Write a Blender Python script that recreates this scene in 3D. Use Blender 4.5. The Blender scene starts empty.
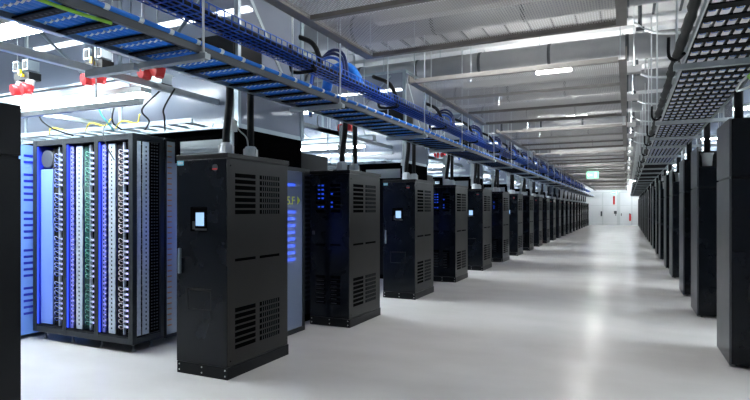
import bpy, math, random
from mathutils import Vector
random.seed(7)
sc = bpy.context.scene
COL = sc.collection
PI = math.pi

# ---------------------------------------------------------------- camera
F_PX = 540.0
YAW = math.atan(252.0 / F_PX)
cam_d = bpy.data.cameras.new('camera')
cam = bpy.data.objects.new('camera', cam_d)
COL.objects.link(cam)
cam.location = (0, 0, 1.64)
cam.rotation_euler = (PI / 2, 0, YAW)
cam_d.sensor_width = 36.0
cam_d.lens = 36.0 * F_PX / 750.0
cam_d.shift_y = 9.0 / 750.0
cam_d.clip_start = 0.05
cam_d.clip_end = 200
sc.camera = cam

# ---------------------------------------------------------------- world, exposure
w = bpy.data.worlds.new('world')
sc.world = w
w.use_nodes = True
w.node_tree.nodes['Background'].inputs[0].default_value = (0.85, 0.92, 1.0, 1)
w.node_tree.nodes['Background'].inputs[1].default_value = 0.3
sc.view_settings.view_transform = 'Standard'
sc.view_settings.look = 'None'
sc.view_settings.gamma = 1.0
sc.view_settings.use_curve_mapping = False
sc.view_settings.exposure = 1.15

AISLE_LAMP = 24.0      # emission of the round high-bay lamps
LINE_LAMP = 24.0       # emission of the tube luminaires
BLUE_LED = 0.9
FILL_UPLIGHT = 26.0          # emission of the fill lamps added above the mesh panels, shining up

# ---------------------------------------------------------------- materials
MATS = {}
def mat(name, col, rough=0.5, metal=0.0, emit=None, es=0.0, alpha=1.0, spec=0.5):
    if name in MATS: return MATS[name]
    m = bpy.data.materials.new(name); m.use_nodes = True
    b = m.node_tree.nodes['Principled BSDF']
    b.inputs['Base Color'].default_value = (*col, 1)
    b.inputs['Roughness'].default_value = rough
    b.inputs['Metallic'].default_value = metal
    b.inputs['Specular IOR Level'].default_value = spec
    b.inputs['Alpha'].default_value = alpha
    if emit:
        b.inputs['Emission Color'].default_value = (*emit, 1)
        b.inputs['Emission Strength'].default_value = es
    MATS[name] = m
    return m

def noisy(name, c1, c2, scale, rough, rough2=None, metal=0.0, detail=6, bump=0.0, stretch=(1, 1, 1), spec=0.5):
    m = mat(name, c1, rough, metal, spec=spec)
    nt = m.node_tree; N = nt.nodes; L = nt.links
    b = N['Principled BSDF']
    tc = N.new('ShaderNodeTexCoord'); mp = N.new('ShaderNodeMapping')
    mp.inputs['Scale'].default_value = stretch
    nz = N.new('ShaderNodeTexNoise'); nz.inputs['Scale'].default_value = scale; nz.inputs['Detail'].default_value = detail
    cr = N.new('ShaderNodeValToRGB')
    cr.color_ramp.elements[0].position = 0.25; cr.color_ramp.elements[1].position = 0.75
    cr.color_ramp.elements[0].color = (*c1, 1); cr.color_ramp.elements[1].color = (*c2, 1)
    L.new(tc.outputs['Object'], mp.inputs['Vector']); L.new(mp.outputs['Vector'], nz.inputs['Vector'])
    L.new(nz.outputs['Fac'], cr.inputs['Fac']); L.new(cr.outputs['Color'], b.inputs['Base Color'])
    if rough2 is not None:
        mr = N.new('ShaderNodeMapRange'); mr.inputs['From Min'].default_value = 0.3; mr.inputs['From Max'].default_value = 0.7
        mr.inputs['To Min'].default_value = rough; mr.inputs['To Max'].default_value = rough2
        L.new(nz.outputs['Fac'], mr.inputs['Value']); L.new(mr.outputs['Result'], b.inputs['Roughness'])
    if bump:
        bp = N.new('ShaderNodeBump'); bp.inputs['Strength'].default_value = bump; bp.inputs['Distance'].default_value = 0.02
        L.new(nz.outputs['Fac'], bp.inputs['Height']); L.new(bp.outputs['Normal'], b.inputs['Normal'])
    return m

floor_m = noisy('polished_concrete', (0.60, 0.587, 0.573), (0.71, 0.698, 0.685), 0.9, 0.21, None, detail=3, stretch=(1, 1.7, 1), spec=0.38)
ceil_m = noisy('ceiling_paint', (0.66, 0.67, 0.68), (0.76, 0.77, 0.78), 0.5, 0.7)
wall_m = noisy('wall_paint', (0.78, 0.79, 0.80), (0.86, 0.87, 0.88), 0.7, 0.6)
hall_m = noisy('hall_wall_cladding', (0.42, 0.46, 0.55), (0.55, 0.58, 0.66), 0.6, 0.45)
black = noisy('black_powder_coat', (0.004, 0.005, 0.007), (0.007, 0.008, 0.010), 3.0, 0.34, 0.42, spec=0.18)
black_side = noisy('charcoal_powder_coat', (0.008, 0.0078, 0.0076), (0.011, 0.0105, 0.010), 2.0, 0.33, 0.40, spec=0.3)
door_m = noisy('black_door_coat', (0.003, 0.005, 0.008), (0.005, 0.007, 0.011), 3.0, 0.22, 0.30, spec=0.25)
graycover = noisy('graphite_cover', (0.055, 0.059, 0.067), (0.075, 0.08, 0.088), 1.5, 0.36, 0.45, metal=0.2)
void = mat('dark_slot', (0.001, 0.001, 0.0015), 0.9, spec=0.02)
slot_lt = mat('slot_grille', (0.03, 0.035, 0.04), 0.6)
galv = noisy('galvanised_steel', (0.40, 0.45, 0.47), (0.56, 0.61, 0.63), 8.0, 0.35, 0.5, metal=0.75)
galv_lt = mat('light_steel', (0.66, 0.70, 0.72), 0.4, 0.5)
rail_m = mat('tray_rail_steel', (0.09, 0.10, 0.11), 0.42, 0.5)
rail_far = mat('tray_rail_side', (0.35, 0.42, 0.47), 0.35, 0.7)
rung_m = mat('black_rung', (0.004, 0.005, 0.007), 0.6, spec=0.15)
blue_cable = noisy('blue_cable_jacket', (0.008, 0.16, 0.72), (0.02, 0.25, 0.86), 40, 0.4, stretch=(1, 0.05, 1))
blue_wire = mat('blue_coated_wire', (0.02, 0.11, 0.55), 0.35)
navy_m = mat('navy_cable', (0.008, 0.02, 0.12), 0.45)
tie_m = mat('pale_cable_tie', (0.72, 0.80, 0.86), 0.5)
lav_m = mat('pale_lead', (0.85, 0.84, 0.86), 0.5)
rubber = mat('black_conduit', (0.006, 0.007, 0.008), 0.5, spec=0.25)
white_pl = mat('white_plastic', (0.62, 0.66, 0.66), 0.45)
pale_pl = mat('pale_grey_plastic', (0.70, 0.72, 0.72), 0.45)
red_pl = mat('red_plastic', (0.70, 0.03, 0.035), 0.35)
yellow = mat('yellow_plastic', (0.75, 0.60, 0.02), 0.5)
teal = mat('teal_cable', (0.01, 0.30, 0.32), 0.5)
green_y = mat('green_yellow_cable', (0.28, 0.62, 0.05), 0.5)
copper = mat('copper_clip', (0.62, 0.30, 0.14), 0.4, 0.4)
frame_m = noisy('rack_frame_paint', (0.014, 0.018, 0.022), (0.020, 0.025, 0.030), 3, 0.42, spec=0.3)
blue_lit_dark = mat('dark_blue_light_tint', (0.015, 0.03, 0.50), 0.4)  # blue light put into the colour of dark rack surfaces
blue_lit_pale = mat('panel_blue_light_tint', (0.20, 0.34, 0.92), 0.35)  # grey-white panel with blue light put into its colour
strip_m = noisy('perforated_steel_strip', (0.42, 0.50, 0.62), (0.62, 0.70, 0.80), 30, 0.35, metal=0.3)
blue_lit_steel = mat('strip_blue_light_tint', (0.26, 0.30, 0.90), 0.35)  # lit copy of the strip steel, blue light in its colour
led_blue = mat('blue_light_strip', (0.0, 0.0, 0.1), 0.5, emit=(0.03, 0.08, 1.0), es=BLUE_LED)
led_dot = mat('blue_led', (0.0, 0.0, 0.1), 0.5, emit=(0.02, 0.10, 1.0), es=0.3)
led_violet = mat('violet_led', (0.1, 0.1, 0.2), 0.5, emit=(0.42, 0.40, 1.0), es=1.1)
screen_m = mat('lit_screen', (0.1, 0.1, 0.1), 0.3, emit=(0.35, 0.60, 1.0), es=0.5)
high_bay = mat('high_bay_diffuser', (0.9, 0.9, 0.9), 0.5, emit=(1.0, 0.985, 0.96), es=AISLE_LAMP)
line_lamp = mat('tube_diffuser', (0.9, 0.9, 0.9), 0.5, emit=(0.86, 0.95, 1.0), es=LINE_LAMP)
up_fill = mat('fill_uplight_diffuser', (0.9, 0.9, 0.9), 0.5, emit=(1.0, 0.99, 0.97), es=FILL_UPLIGHT)
exit_m = mat('exit_sign_face', (0.2, 0.6, 0.4), 0.5, emit=(0.35, 1.0, 0.62), es=0.7)
exit_w = mat('exit_sign_pictogram', (0.9, 0.9, 0.9), 0.5, emit=(1, 1, 1), es=0.9)
poly = mat('polycarbonate_sheet', (0.26, 0.30, 0.38), 0.16, 0.0, alpha=0.72)
polydoor = mat('polycarbonate_door', (0.30, 0.38, 0.55), 0.18, 0.0, alpha=0.55)
clip_panel = mat('frosted_side_panel', (0.40, 0.48, 0.52), 0.3)
duct_m = noisy('duct_steel', (0.30, 0.31, 0.32), (0.40, 0.41, 0.42), 1.2, 0.45, metal=0.3)
beam_m = noisy('beam_paint', (0.50, 0.51, 0.51), (0.62, 0.63, 0.63), 1.0, 0.6)
tan_m = noisy('panel_frame_paint', (0.13, 0.12, 0.11), (0.18, 0.168, 0.155), 4, 0.5)
tan_lt = noisy('panel_bar_paint', (0.24, 0.232, 0.22), (0.32, 0.31, 0.295), 4, 0.45)
sil_m = noisy('foil_wrap', (0.55, 0.58, 0.62), (0.8, 0.82, 0.85), 9, 0.25, 0.4, metal=0.8, bump=0.8)

# expanded-metal mesh: real holes (alpha) in a fixed brick-like pattern on the sheet
mesh_m = mat('expanded_metal', (0.42, 0.41, 0.40), 0.5, 0.0)
_n = mesh_m.node_tree.nodes; _l = mesh_m.node_tree.links
_tc = _n.new('ShaderNodeTexCoord'); _bt = _n.new('ShaderNodeTexBrick')
_mp = _n.new('ShaderNodeMapping'); _mp.inputs['Rotation'].default_value = (0, 0, PI / 2)
_bt.inputs['Scale'].default_value = 1.0; _bt.inputs['Brick Width'].default_value = 0.055; _bt.inputs['Row Height'].default_value = 0.026
_bt.inputs['Mortar Size'].default_value = 0.0068; _bt.inputs['Mortar Smooth'].default_value = 0.0
_bt.offset = 0.5
_l.new(_tc.outputs['Object'], _mp.inputs['Vector']); _l.new(_mp.outputs['Vector'], _bt.inputs['Vector'])
_l.new(_bt.outputs['Fac'], _n['Principled BSDF'].inputs['Alpha'])

# ---------------------------------------------------------------- mesh helpers
class MB:
    def __init__(s): s.v = []; s.f = []; s.mi = []; s.sm = []
    def quad(s, pts, m=0, smooth=False):
        n = len(s.v); s.v += [tuple(p) for p in pts]; s.f.append(tuple(range(n, n + len(pts)))); s.mi.append(m); s.sm.append(smooth); return s
    def box(s, x0, x1, y0, y1, z0, z1, m=0, taper=0.0):
        n = len(s.v); t = taper
        s.v += [(x0, y0, z0), (x1, y0, z0), (x1, y1, z0), (x0, y1, z0), (x0 + t, y0 + t, z1), (x1 - t, y0 + t, z1), (x1 - t, y1 - t, z1), (x0 + t, y1 - t, z1)]
        for q in ((0, 3, 2, 1), (4, 5, 6, 7), (0, 1, 5, 4), (1, 2, 6, 5), (2, 3, 7, 6), (3, 0, 4, 7)):
            s.f.append(tuple(n + i for i in q)); s.mi.append(m); s.sm.append(False)
        return s
    def tube(s, path, r, n=8, m=0, caps=True, radii=None):
        P = [Vector(p) for p in path]; base = len(s.v)
        for i, p in enumerate(P):
            d = (P[min(i + 1, len(P) - 1)] - P[max(i - 1, 0)]).normalized()
            u = d.orthogonal() if i == 0 else (u - d * u.dot(d))
            u.normalize(); vv = d.cross(u)
            rr = radii[i] if radii else r
            for k in range(n):
                a = 2 * PI * k / n
                s.v.append(tuple(p + u * (rr * math.cos(a)) + vv * (rr * math.sin(a))))
        for i in range(len(P) - 1):
            for k in range(n):
                a = base + i * n + k; b = base + i * n + (k + 1) % n
                s.f.append((a, b, b + n, a + n)); s.mi.append(m); s.sm.append(True)
        if caps:
            s.f.append(tuple(base + k for k in range(n))[::-1]); s.mi.append(m); s.sm.append(False)
            e = base + (len(P) - 1) * n
            s.f.append(tuple(e + k for k in range(n))); s.mi.append(m); s.sm.append(False)
        return s
    def bar(s, p0, p1, w, h, m=0):
        """rectangular bar between two points (w sideways, h upwards)"""
        a = Vector(p0); b = Vector(p1); d = (b - a).normalized()
        up = Vector((0, 0, 1)) if abs(d.z) < 0.95 else Vector((0, 1, 0))
        sd = d.cross(up).normalized() * (w / 2); u2 = sd.cross(d).normalized() * (h / 2)
        n = len(s.v)
        for q in (a, b):
            for x, y in ((-1, -1), (1, -1), (1, 1), (-1, 1)): s.v.append(tuple(q + sd * x + u2 * y))
        for q in ((0, 1, 2, 3), (7, 6, 5, 4), (0, 4, 5, 1), (1, 5, 6, 2), (2, 6, 7, 3), (3, 7, 4, 0)):
            s.f.append(tuple(n + i for i in q)); s.mi.append(m); s.sm.append(False)
        return s
    def mesh(s, name, mats):
        me = bpy.data.meshes.new(name); me.from_pydata(s.v, [], s.f)
        for m in (mats if isinstance(mats, (list, tuple)) else [mats]): me.materials.append(m)
        me.polygons.foreach_set('material_index', s.mi); me.polygons.foreach_set('use_smooth', s.sm)
        me.update(); return me
    def build(s, name, mats, parent=None, bevel=0.0, loc=None):
        o = bpy.data.objects.new(name, s.mesh(name, mats)); COL.objects.link(o)
        if parent: o.parent = parent
        if loc: o.location = loc
        if bevel:
            md = o.modifiers.new('bevel', 'BEVEL'); md.width = bevel; md.segments = 2; md.limit_method = 'ANGLE'
        return o

def smooth_path(pts, n=5):
    out = []; P = [Vector(p) for p in pts]; P = [P[0] * 2 - P[1]] + P + [P[-1] * 2 - P[-2]]
    for i in range(1, len(P) - 2):
        for k in range(n):
            t = k / n; a, b, c, d = P[i - 1:i + 3]
            out.append(0.5 * ((2 * b) + (c - a) * t + (2 * a - 5 * b + 4 * c - d) * t * t + (3 * b - a - 3 * c + d) * t ** 3))
    out.append(P[-2]); return out

def tag(o, label, cat, group=None):
    o['label'] = label; o['category'] = cat
    if group: o['group'] = group
    return o
def thing(name, label, cat, loc=(0, 0, 0), group=None, rz=0):
    o = bpy.data.objects.new(name, None); COL.objects.link(o); o.location = loc; o.rotation_euler.z = rz
    o.empty_display_size = 0.1
    return tag(o, label, cat, group)
def struct(name, mb, m):
    o = mb.build(name, m); o['kind'] = 'structure'; return o
def dup(root, loc, label=None, group=None):
    r = root.copy(); COL.objects.link(r); r.location = loc
    if label: r['label'] = label
    if group: r['group'] = group
    for ch in root.children:
        c = ch.copy(); COL.objects.link(c); c.parent = r
        for g in ch.children:
            d = g.copy(); COL.objects.link(d); d.parent = c
    return r
ORD = ['first', 'second', 'third', 'fourth', 'fifth', 'sixth', 'seventh', 'eighth', 'ninth', 'tenth', 'eleventh', 'twelfth', 'thirteenth',
       'fourteenth', 'fifteenth', 'sixteenth', 'seventeenth', 'eighteenth', 'nineteenth', 'twentieth', 'twenty-first', 'twenty-second', 'twenty-third', 'twenty-fourth', 'twenty-fifth', 'twenty-sixth', 'twenty-seventh', 'twenty-eighth', 'twenty-ninth', 'thirtieth', 'thirty-first', 'thirty-second']

# ---------------------------------------------------------------- setting
YE = 60.0; XL = -16.0; XR = 9.0; ZC = 5.3; YB = -5.0
struct('floor', MB().box(XL, XR, YB, YE + 0.2, -0.2, 0), floor_m)
cb = MB().box(XL, XR, YB, YE + 0.2, ZC, ZC + 0.2)
y = YB + 0.4
while y < YE:                                             # trapezoidal deck ribs
    cb.box(XL + .1, XR - .1, y, y + 0.22, ZC - 0.07, ZC + 0.001); y += 0.75
struct('ceiling', cb, ceil_m)
struct('wall_left', MB().box(XL - 0.2, XL, YB, YE, 0, ZC), hall_m)
struct('wall_right', MB().box(XR, XR + 0.2, YB, YE, 0, ZC), hall_m)
struct('wall_back', MB().box(XL, XR, YB - 0.2, YB, 0, ZC), hall_m)
struct('wall_far', MB().box(XL, XR, YE, YE + 0.2, 0, ZC), wall_m)
# doorway frames and joints of the far wall
t = MB().box(-3.4, 1.1, YE - 0.03, YE, 1.98, 2.03); struct('trim_1', t, pale_pl)
for i, (a, b) in enumerate(((-2.32, -2.2), (-0.92, -0.62), (0.36, 0.5))):
    struct('trim_%d' % (i + 2), MB().box(a, b, YE - 0.05, YE, 0, 3.3), pale_pl)
struct('trim_5', MB().box(-3.4, 1.1, YE - 0.05, YE, 3.3, 3.36), pale_pl)
d = MB().box(-2.2, -0.92, YE - 0.02, YE, 0, 1.98).build('door_1', wall_m); d['kind'] = 'structure'
MB().box(-1.06, -1.0, YE - 0.09, YE - 0.02, 0.95, 1.2).build('door_handle', rubber, d)
d = MB().box(-0.62, 0.36, YE - 0.02, YE, 0, 1.98).build('door_2', wall_m); d['kind'] = 'structure'
MB().box(-0.55, -0.49, YE - 0.09, YE - 0.02, 0.95, 1.2).build('door_handle', rubber, d)
e = thing('fire_extinguisher', 'red fire extinguisher hanging on the white far wall beside a grey door post', 'fire extinguisher', (0.28, YE - 0.12, 0.45))
MB().tube([(0, 0, 0), (0, 0, .04), (0, 0, .5), (0, 0, .6)], .1, 12, radii=[.08, .1, .1, .03]).build('cylinder_body', red_pl, e)
MB().tube([(0, 0, .6), (0, 0, .72)], .03, 8).box(-.1, .03, -.02, .02, .69, .74).build('valve', rubber, e)
MB().box(-.09, .09, .09, .12, .3, .7).build('wall_bracket', red_pl, e)
tag(MB().box(-1.28, -1.12, YE - 0.035, YE - 0.021, 2.1, 2.95).build('wall_sign', red_pl), 'narrow red vertical notice high on the far white wall', 'sign')
tag(MB().box(-1.2, -0.94, YE - 0.1, YE - .05, 1.15, 1.45).build('wall_box', rail_m), 'small dark box mounted at the middle post of the far wall', 'box')
tag(MB().box(-2.45, -2.3, YE - 0.13, YE - .05, .9, 1.4).build('wall_box', rail_m), 'small dark box mounted at the leftmost post of the far wall', 'box')

# transverse beams and round ducts under the deck: structure of the hall
k = 0; y = 1.0; ndu = 0
while y < YE - 1:
    b = MB().box(XL, XR, y - .16, y + .16, 4.98, ZC - .06).box(XL, XR, y - .24, y + .24, 4.95, 4.99)
    x = -8.0
    while x < 6: b.box(x - .02, x + .02, y - .27, y + .27, 4.93, 4.96, 1); x += 0.4
    struct('beam_%d' % (k + 1), b, [beam_m, rail_m]); k += 1; y += 3.0
duct0 = None
y = 2.3
while y < YE - 1:
    if duct0 is None:
        duct0 = thing('ventilation_duct', '', 'duct', (0, y, 4.7), 'grey ventilation ducts across the ceiling')
        MB().tube([(XL + .3, 0, 0), (XR - .3, 0, 0)], .24, 20).build('duct_body', duct_m, duct0)
        bb = MB()
        for i in range(-9, 6): bb.tube([(i * 1.4 - .03, 0, 0), (i * 1.4 + .03, 0, 0)], .25, 20)
        bb.build('duct_band', rail_m, duct0)
        hb = MB()
        for i in range(-6, 4): hb.tube([(i * 2.1 + .5, 0, .24), (i * 2.1 + .5, 0, .55)], .008, 5)
        hb.build('hanger', galv, duct0); D = duct0
    else: D = dup(duct0, (0, y, 4.7))
    D['label'] = '%s grey round ventilation duct from the camera crossing under the ceiling' % ORD[ndu]
    ndu += 1; y += 3.0

# ---------------------------------------------------------------- lights (hall lamps, plus fill lamps added to brighten ceiling and far wall)
def luminaire(x0, x1, yc, z, label, group, wd=0.13):
    t = thing('tube_luminaire', label, 'light', ((x0 + x1) / 2, yc, z), group)
    h = (x1 - x0) / 2
    MB().box(-h, h, -wd / 2, wd / 2, .03, .09).build('housing', white_pl, t)
    MB().box(-h + .01, h - .01, -wd / 2 + .005, wd / 2 - .005, 0, .03).build('diffuser', line_lamp, t)
    for s in (-.8, .8): MB().tube([(h * s, 0, .09), (h * s, 0, ZC - z - .0)], .006, 5).build('hanger', galv, t)
    return t
lamp0 = None
for i in range(10):
    y = 0.75 + 6.0 * i
    lab = '%s round bright ceiling lamp from the camera above the metal mesh panels' % ORD[i]
    if lamp0 is None:
        lamp0 = thing('ceiling_lamp', lab, 'light', (-1.5, y, 4.72), 'round lamps above the mesh panels')
        MB().tube([(0, 0, .05), (0, 0, .12), (0, 0, .2)], .38, 28, radii=[.39, .39, .2]).build('lamp_housing', white_pl, lamp0)
        MB().tube([(0, 0, 0), (0, 0, .05)], .38, 28).build('diffuser', high_bay, lamp0)
        MB().tube([(0, 0, .2), (0, 0, .58)], .012, 6).build('hanger', galv, lamp0)
    else: dup(lamp0, (-1.5, y, 4.72), lab)

up0 = None; nu = 0  # lamps added above the mesh to brighten the ceiling
for i in range(-1, 10):
    for k, dy in enumerate((3.3, 5.6)):
        y = 6.0 * i + dy
        if y > 58 or y < -4.5: continue
        lab = '%s added upward fill lamp from the camera hung between the mesh panels and the ceiling' % (ORD + ['last'])[nu]; nu += 1
        if nu > 22: continue
        if up0 is None:
            up0 = thing('fill_uplight', lab, 'light', (-1.2, y, 3.75), 'added upward fill lamps above the mesh panels')
            MB().box(-1.4, 1.4, -.07, .07, 0, .05).box(-1.4, 1.4, -.07, -.06, .05, .11).box(-1.4, 1.4, .06, .07, .05, .11).box(-1.4, -1.39, -.06, .06, .05, .11).box(1.39, 1.4, -.06, .06, .05, .11).build('housing', beam_m, up0)
            MB().box(-1.38, 1.38, -.06, .06, .05, .058).build('diffuser', up_fill, up0)
            for sx in (-1.3, 1.3): MB().tube([(sx, .066, .05), (sx, .066, 1.25)], .006, 5).build('hanger', galv, up0)
        else: dup(up0, (-1.2, y, 3.75), lab)

for i, yy in enumerate((56.9, 58.2)):  # long lamps added to brighten the far wall
    luminaire(-3.2, 1.0, yy, 4.3, '%s long fill lamp added to light the far white wall' % ('nearer' if i == 0 else 'farther'), 'added fill lamps at the far wall', wd=.3)

# ---------------------------------------------------------------- suspended mesh panels over the aisle
PZ = 3.54
def mesh_panel(i, ya, yb):
    lab = '%s suspended grey metal mesh ceiling panel from the camera above the aisle' % ORD[i]
    t = thing('ceiling_panel', lab, 'ceiling panel', (-1.5, ya, PZ), 'metal mesh panels over the aisle')
    L = yb - ya; n = 3
    MB().quad([(-1.42, .06, .045), (1.42, .06, .045), (1.42, L - .06, .045), (-1.42, L - .06, .045)]).build('mesh_sheet', mesh_m, t)
    MB().box(-1.5, -1.38, 0, L, .0, .02).box(-1.5, -1.48, 0, L, .02, .12).build('side_rail', tan_m, t)
    MB().box(1.40, 1.5, 0, L, .0, .02).box(1.48, 1.5, 0, L, .02, .18).build('side_rail', tan_m, t)
    MB().box(-1.38, 1.40, 0, .07, 0, .06).build('end_rail', tan_lt, t)
    MB().box(-1.38, 1.40, L - .07, L, 0, .06).build('end_rail', tan_m, t)
    for k in range(1, n): MB().box(-1.38, 1.40, L * k / n - .03, L * k / n + .03, 0, .045).build('cross_bar', tan_lt if k % 2 else tan_m, t)
    for sx in (-1.42, 1.42):
        for yy in (.05, L - .05): MB().tube([(sx, yy, .05), (sx, yy, ZC - PZ - .02)], .008, 5).build('hanger', galv, t)
    return t
P0 = mesh_panel(0, 1.65, 6.17)
for i in range(1, 10):
    dup(P0, (-1.5, 1.62 + 6.0 * i, PZ), '%s suspended grey metal mesh ceiling panel from the camera above the aisle' % ORD[i])

# ---------------------------------------------------------------- cabinets of the left row
CW, CD, CH = 0.64, 1.03, 2.18          # x, y, z ; origin at aisle-side near corner on the floor
def vents(mb, face, a0, a1, z0, z1, n, depth, m=0):
    """n stacked slots between a0 and a1; face 'x' -> on plane x=depth, 'y' -> on plane y=depth"""
    st = (z1 - z0) / n
    for i in range(n):
        za = z0 + i * st + st * .16; zb = z0 + (i + 1) * st - st * .16
        if face == 'x': mb.box(depth - .002, depth + .0015, a0, a1, za, zb, m)
        else: mb.box(a0, a1, depth - .0015, depth + .002, za, zb, m)
def cab_common(t, front):
    MB().box(-CW + .01, -.008, .008, CD - .008, .118, CH - .05).build('body', black_side, t, .003)
    MB().box(-CW, 0, 0, CD, 0, .115).build('plinth', black, t, .002)
    bm = MB()
    for xx in (-CW + .03, -CW / 2, -.03):
        for z in (.035, .09): bm.tube([(xx, -.004, z), (xx, .002, z)], .008, 8)
    bm.build('plinth_bolts', white_pl, t)
    MB().box(-CW - .005, .005, -.005, CD + .005, CH - .05, CH).build('top_cap', graycover if False else black_side, t, .004)
    for z0, z1, nn in ((1.58, 2.0, 7), (.26, .68, 7), (1.12, 1.16, 1)):
        for a, b in ((.12, .44), (.51, .86)):
            v = MB(); vents(v, 'x', a, b, z0, z1, nn, -.008); v.build('side_vent', void, t)
    g = MB()
    for z0, z1 in ((1.58, 2.0), (.26, .68)):
        st = (z1 - z0) / 7
        for i in range(7):
            for j in range(9):
                yy = .55 + j * .034
                g.box(-.0065, -.0055, yy, yy + .009, z0 + i * st + st * .2, z0 + (i + 1) * st - st * .2)
    g.build('vent_grille', slot_lt, t)
    MB().tube([(-.006, .05, 2.06), (-.003, .05, 2.06)], .008, 8).tube([(-.006, .05, .17), (-.003, .05, .17)], .008, 8).build('side_screw', void, t)
    for yy, xx in ((.36, -.32), (.76, -.32)):
        c = MB().tube([(xx, yy, CH), (xx, yy, CH + .02), (xx, yy, CH + .13), (xx, yy, CH + .15)], .06, 12, radii=[.085, .08, .065, .05])
        for q in range(6):
            a = q * PI / 3; c.box(xx + .07 * math.cos(a) - .01, xx + .07 * math.cos(a) + .01, yy + .07 * math.sin(a) - .01, yy + .07 * math.sin(a) + .01, CH, CH + .12)
        c.build('cable_gland', pale_pl, t)
def door_cabinet(loc, label):
    t = thing('power_cabinet', label, 'cabinet', loc, 'black cabinets of the left row')
    cab_common(t, True)
    dr = MB().box(-CW + .006, -.006, -.012, .006, .122, CH - .056).build('door', door_m, t, .003)
    MB().box(-CW + .055, -CW + .075, -.05, -.012, 1.0, 1.25).build('handle', rail_far, dr, .006)
    MB().box(-CW + .19, -CW + .40, -.016, -.012, 1.42, 1.66).build('control_bezel', void, dr, .002)
    s = MB().box(-CW + .262, -CW + .365, -.02, -.016, 1.475, 1.605).build('screen', screen_m, dr)
    s['label'] = 'lit pale blue touch screen'
    MB().box(-CW + .22, -CW + .25, -.02, -.016, 1.44, 1.52).box(-CW + .25, -CW + .40, -.02, -.016, 1.43, 1.45).build('button_strip', slot_lt, dr)
    MB().tube([(-.14, -.013, 2.04), (-.14, -.017, 2.04)], .034, 16).build('round_badge', graycover, dr)
    MB().box(-.17, -.11, -.0195, -.016, 2.02, 2.032).build('badge_stripe', red_pl, dr)
    MB().box(-CW + .015, -CW + .10, -.0145, -.012, 2.075, 2.12).build('maker_plate', mat('label_cyan', (0.15, .55, .72), .4), dr)
    MB().box(-CW + .03, -CW + .045, -.0165, -.0145, 2.085, 2.11).box(-CW + .052, -CW + .066, -.0165, -.0145, 2.085, 2.11).box(-CW + .073, -CW + .088, -.0165, -.0145, 2.085, 2.11).build('plate_lettering', white_pl, dr)
    MB().box(-CW + .15, -CW + .45, -.0145, -.012, .84, .86).box(-CW + .15, -CW + .16, -.014, -.012, .66, .84).box(-CW + .44, -CW + .45, -.014, -.012, .66, .84).box(-CW + .15, -CW + .45, -.014, -.012, .65, .66).build('hatch', black_side, dr)
    return t
def vent_cabinet(loc, label):
    t = thing('power_cabinet', label, 'cabinet', loc, 'black cabinets of the left row')
    cab_common(t, False)
    dr = MB().box(-CW + .006, -.006, -.010, .006, .122, CH - .056).build('rear_panel', door_m, t, .003)
    for z0, z1, nn in ((1.58, 2.0, 7), (.30, .72, 7), (1.12, 1.16, 1)):
        for a, b in ((-CW + .10, -CW + .26), (-CW + .34, -CW + .50)):
            v = MB(); vents(v, 'y', a, b, z0, z1, nn, -.0095); v.build('rear_vent', void, dr)
    b = MB(); g = MB()
    for i in range(7):
        z = 1.60 + i * .06
        if i in (1, 3, 4, 5, 6): b.box(-CW + .14, -CW + .175, -.013, -.0115, z + .004, z + .018); b.box(-CW + .20, -CW + .235, -.013, -.0115, z, z + .022)
        if i in (1, 2, 4): b.box(-CW + .35, -CW + .38, -.013, -.0115, z, z + .022)
    for i in range(6):
        z = .32 + i * .06
        g.box(-CW + .11, -CW + .24, -.013, -.0115, z + .01, z + .02); g.box(-CW + .35, -CW + .44, -.013, -.0115, z, z + .012)
    l = b.build('indicator_lights', led_dot, dr); l['label'] = 'blue indicator lights behind the upper vents'
    g.build('inner_chassis', slot_lt, dr)
    MB().box(-CW + .055, -CW + .09, -.035, -.010, 1.28, 1.33).build('latch', rail_m, dr, .004)
    return t
names_l = {}
RX = -3.46
C1 = door_cabinet((RX, 4.08, 0), 'nearest black cabinet of the left row with lit screen and vented side')
C2 = vent_cabinet((RX, 6.59, 0), 'second black cabinet of the left row with blue lights behind its vents')
for i in range(2, 22):
    yy = 4.08 + 2.53 * i
    kind = 'with a door and small screen' if i % 2 == 0 else 'with plain vented end panel'
    dup(C1 if i % 2 == 0 else C2, (RX, yy, 0), '%s black cabinet of the left row %s' % (ORD[i], kind))

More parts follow.
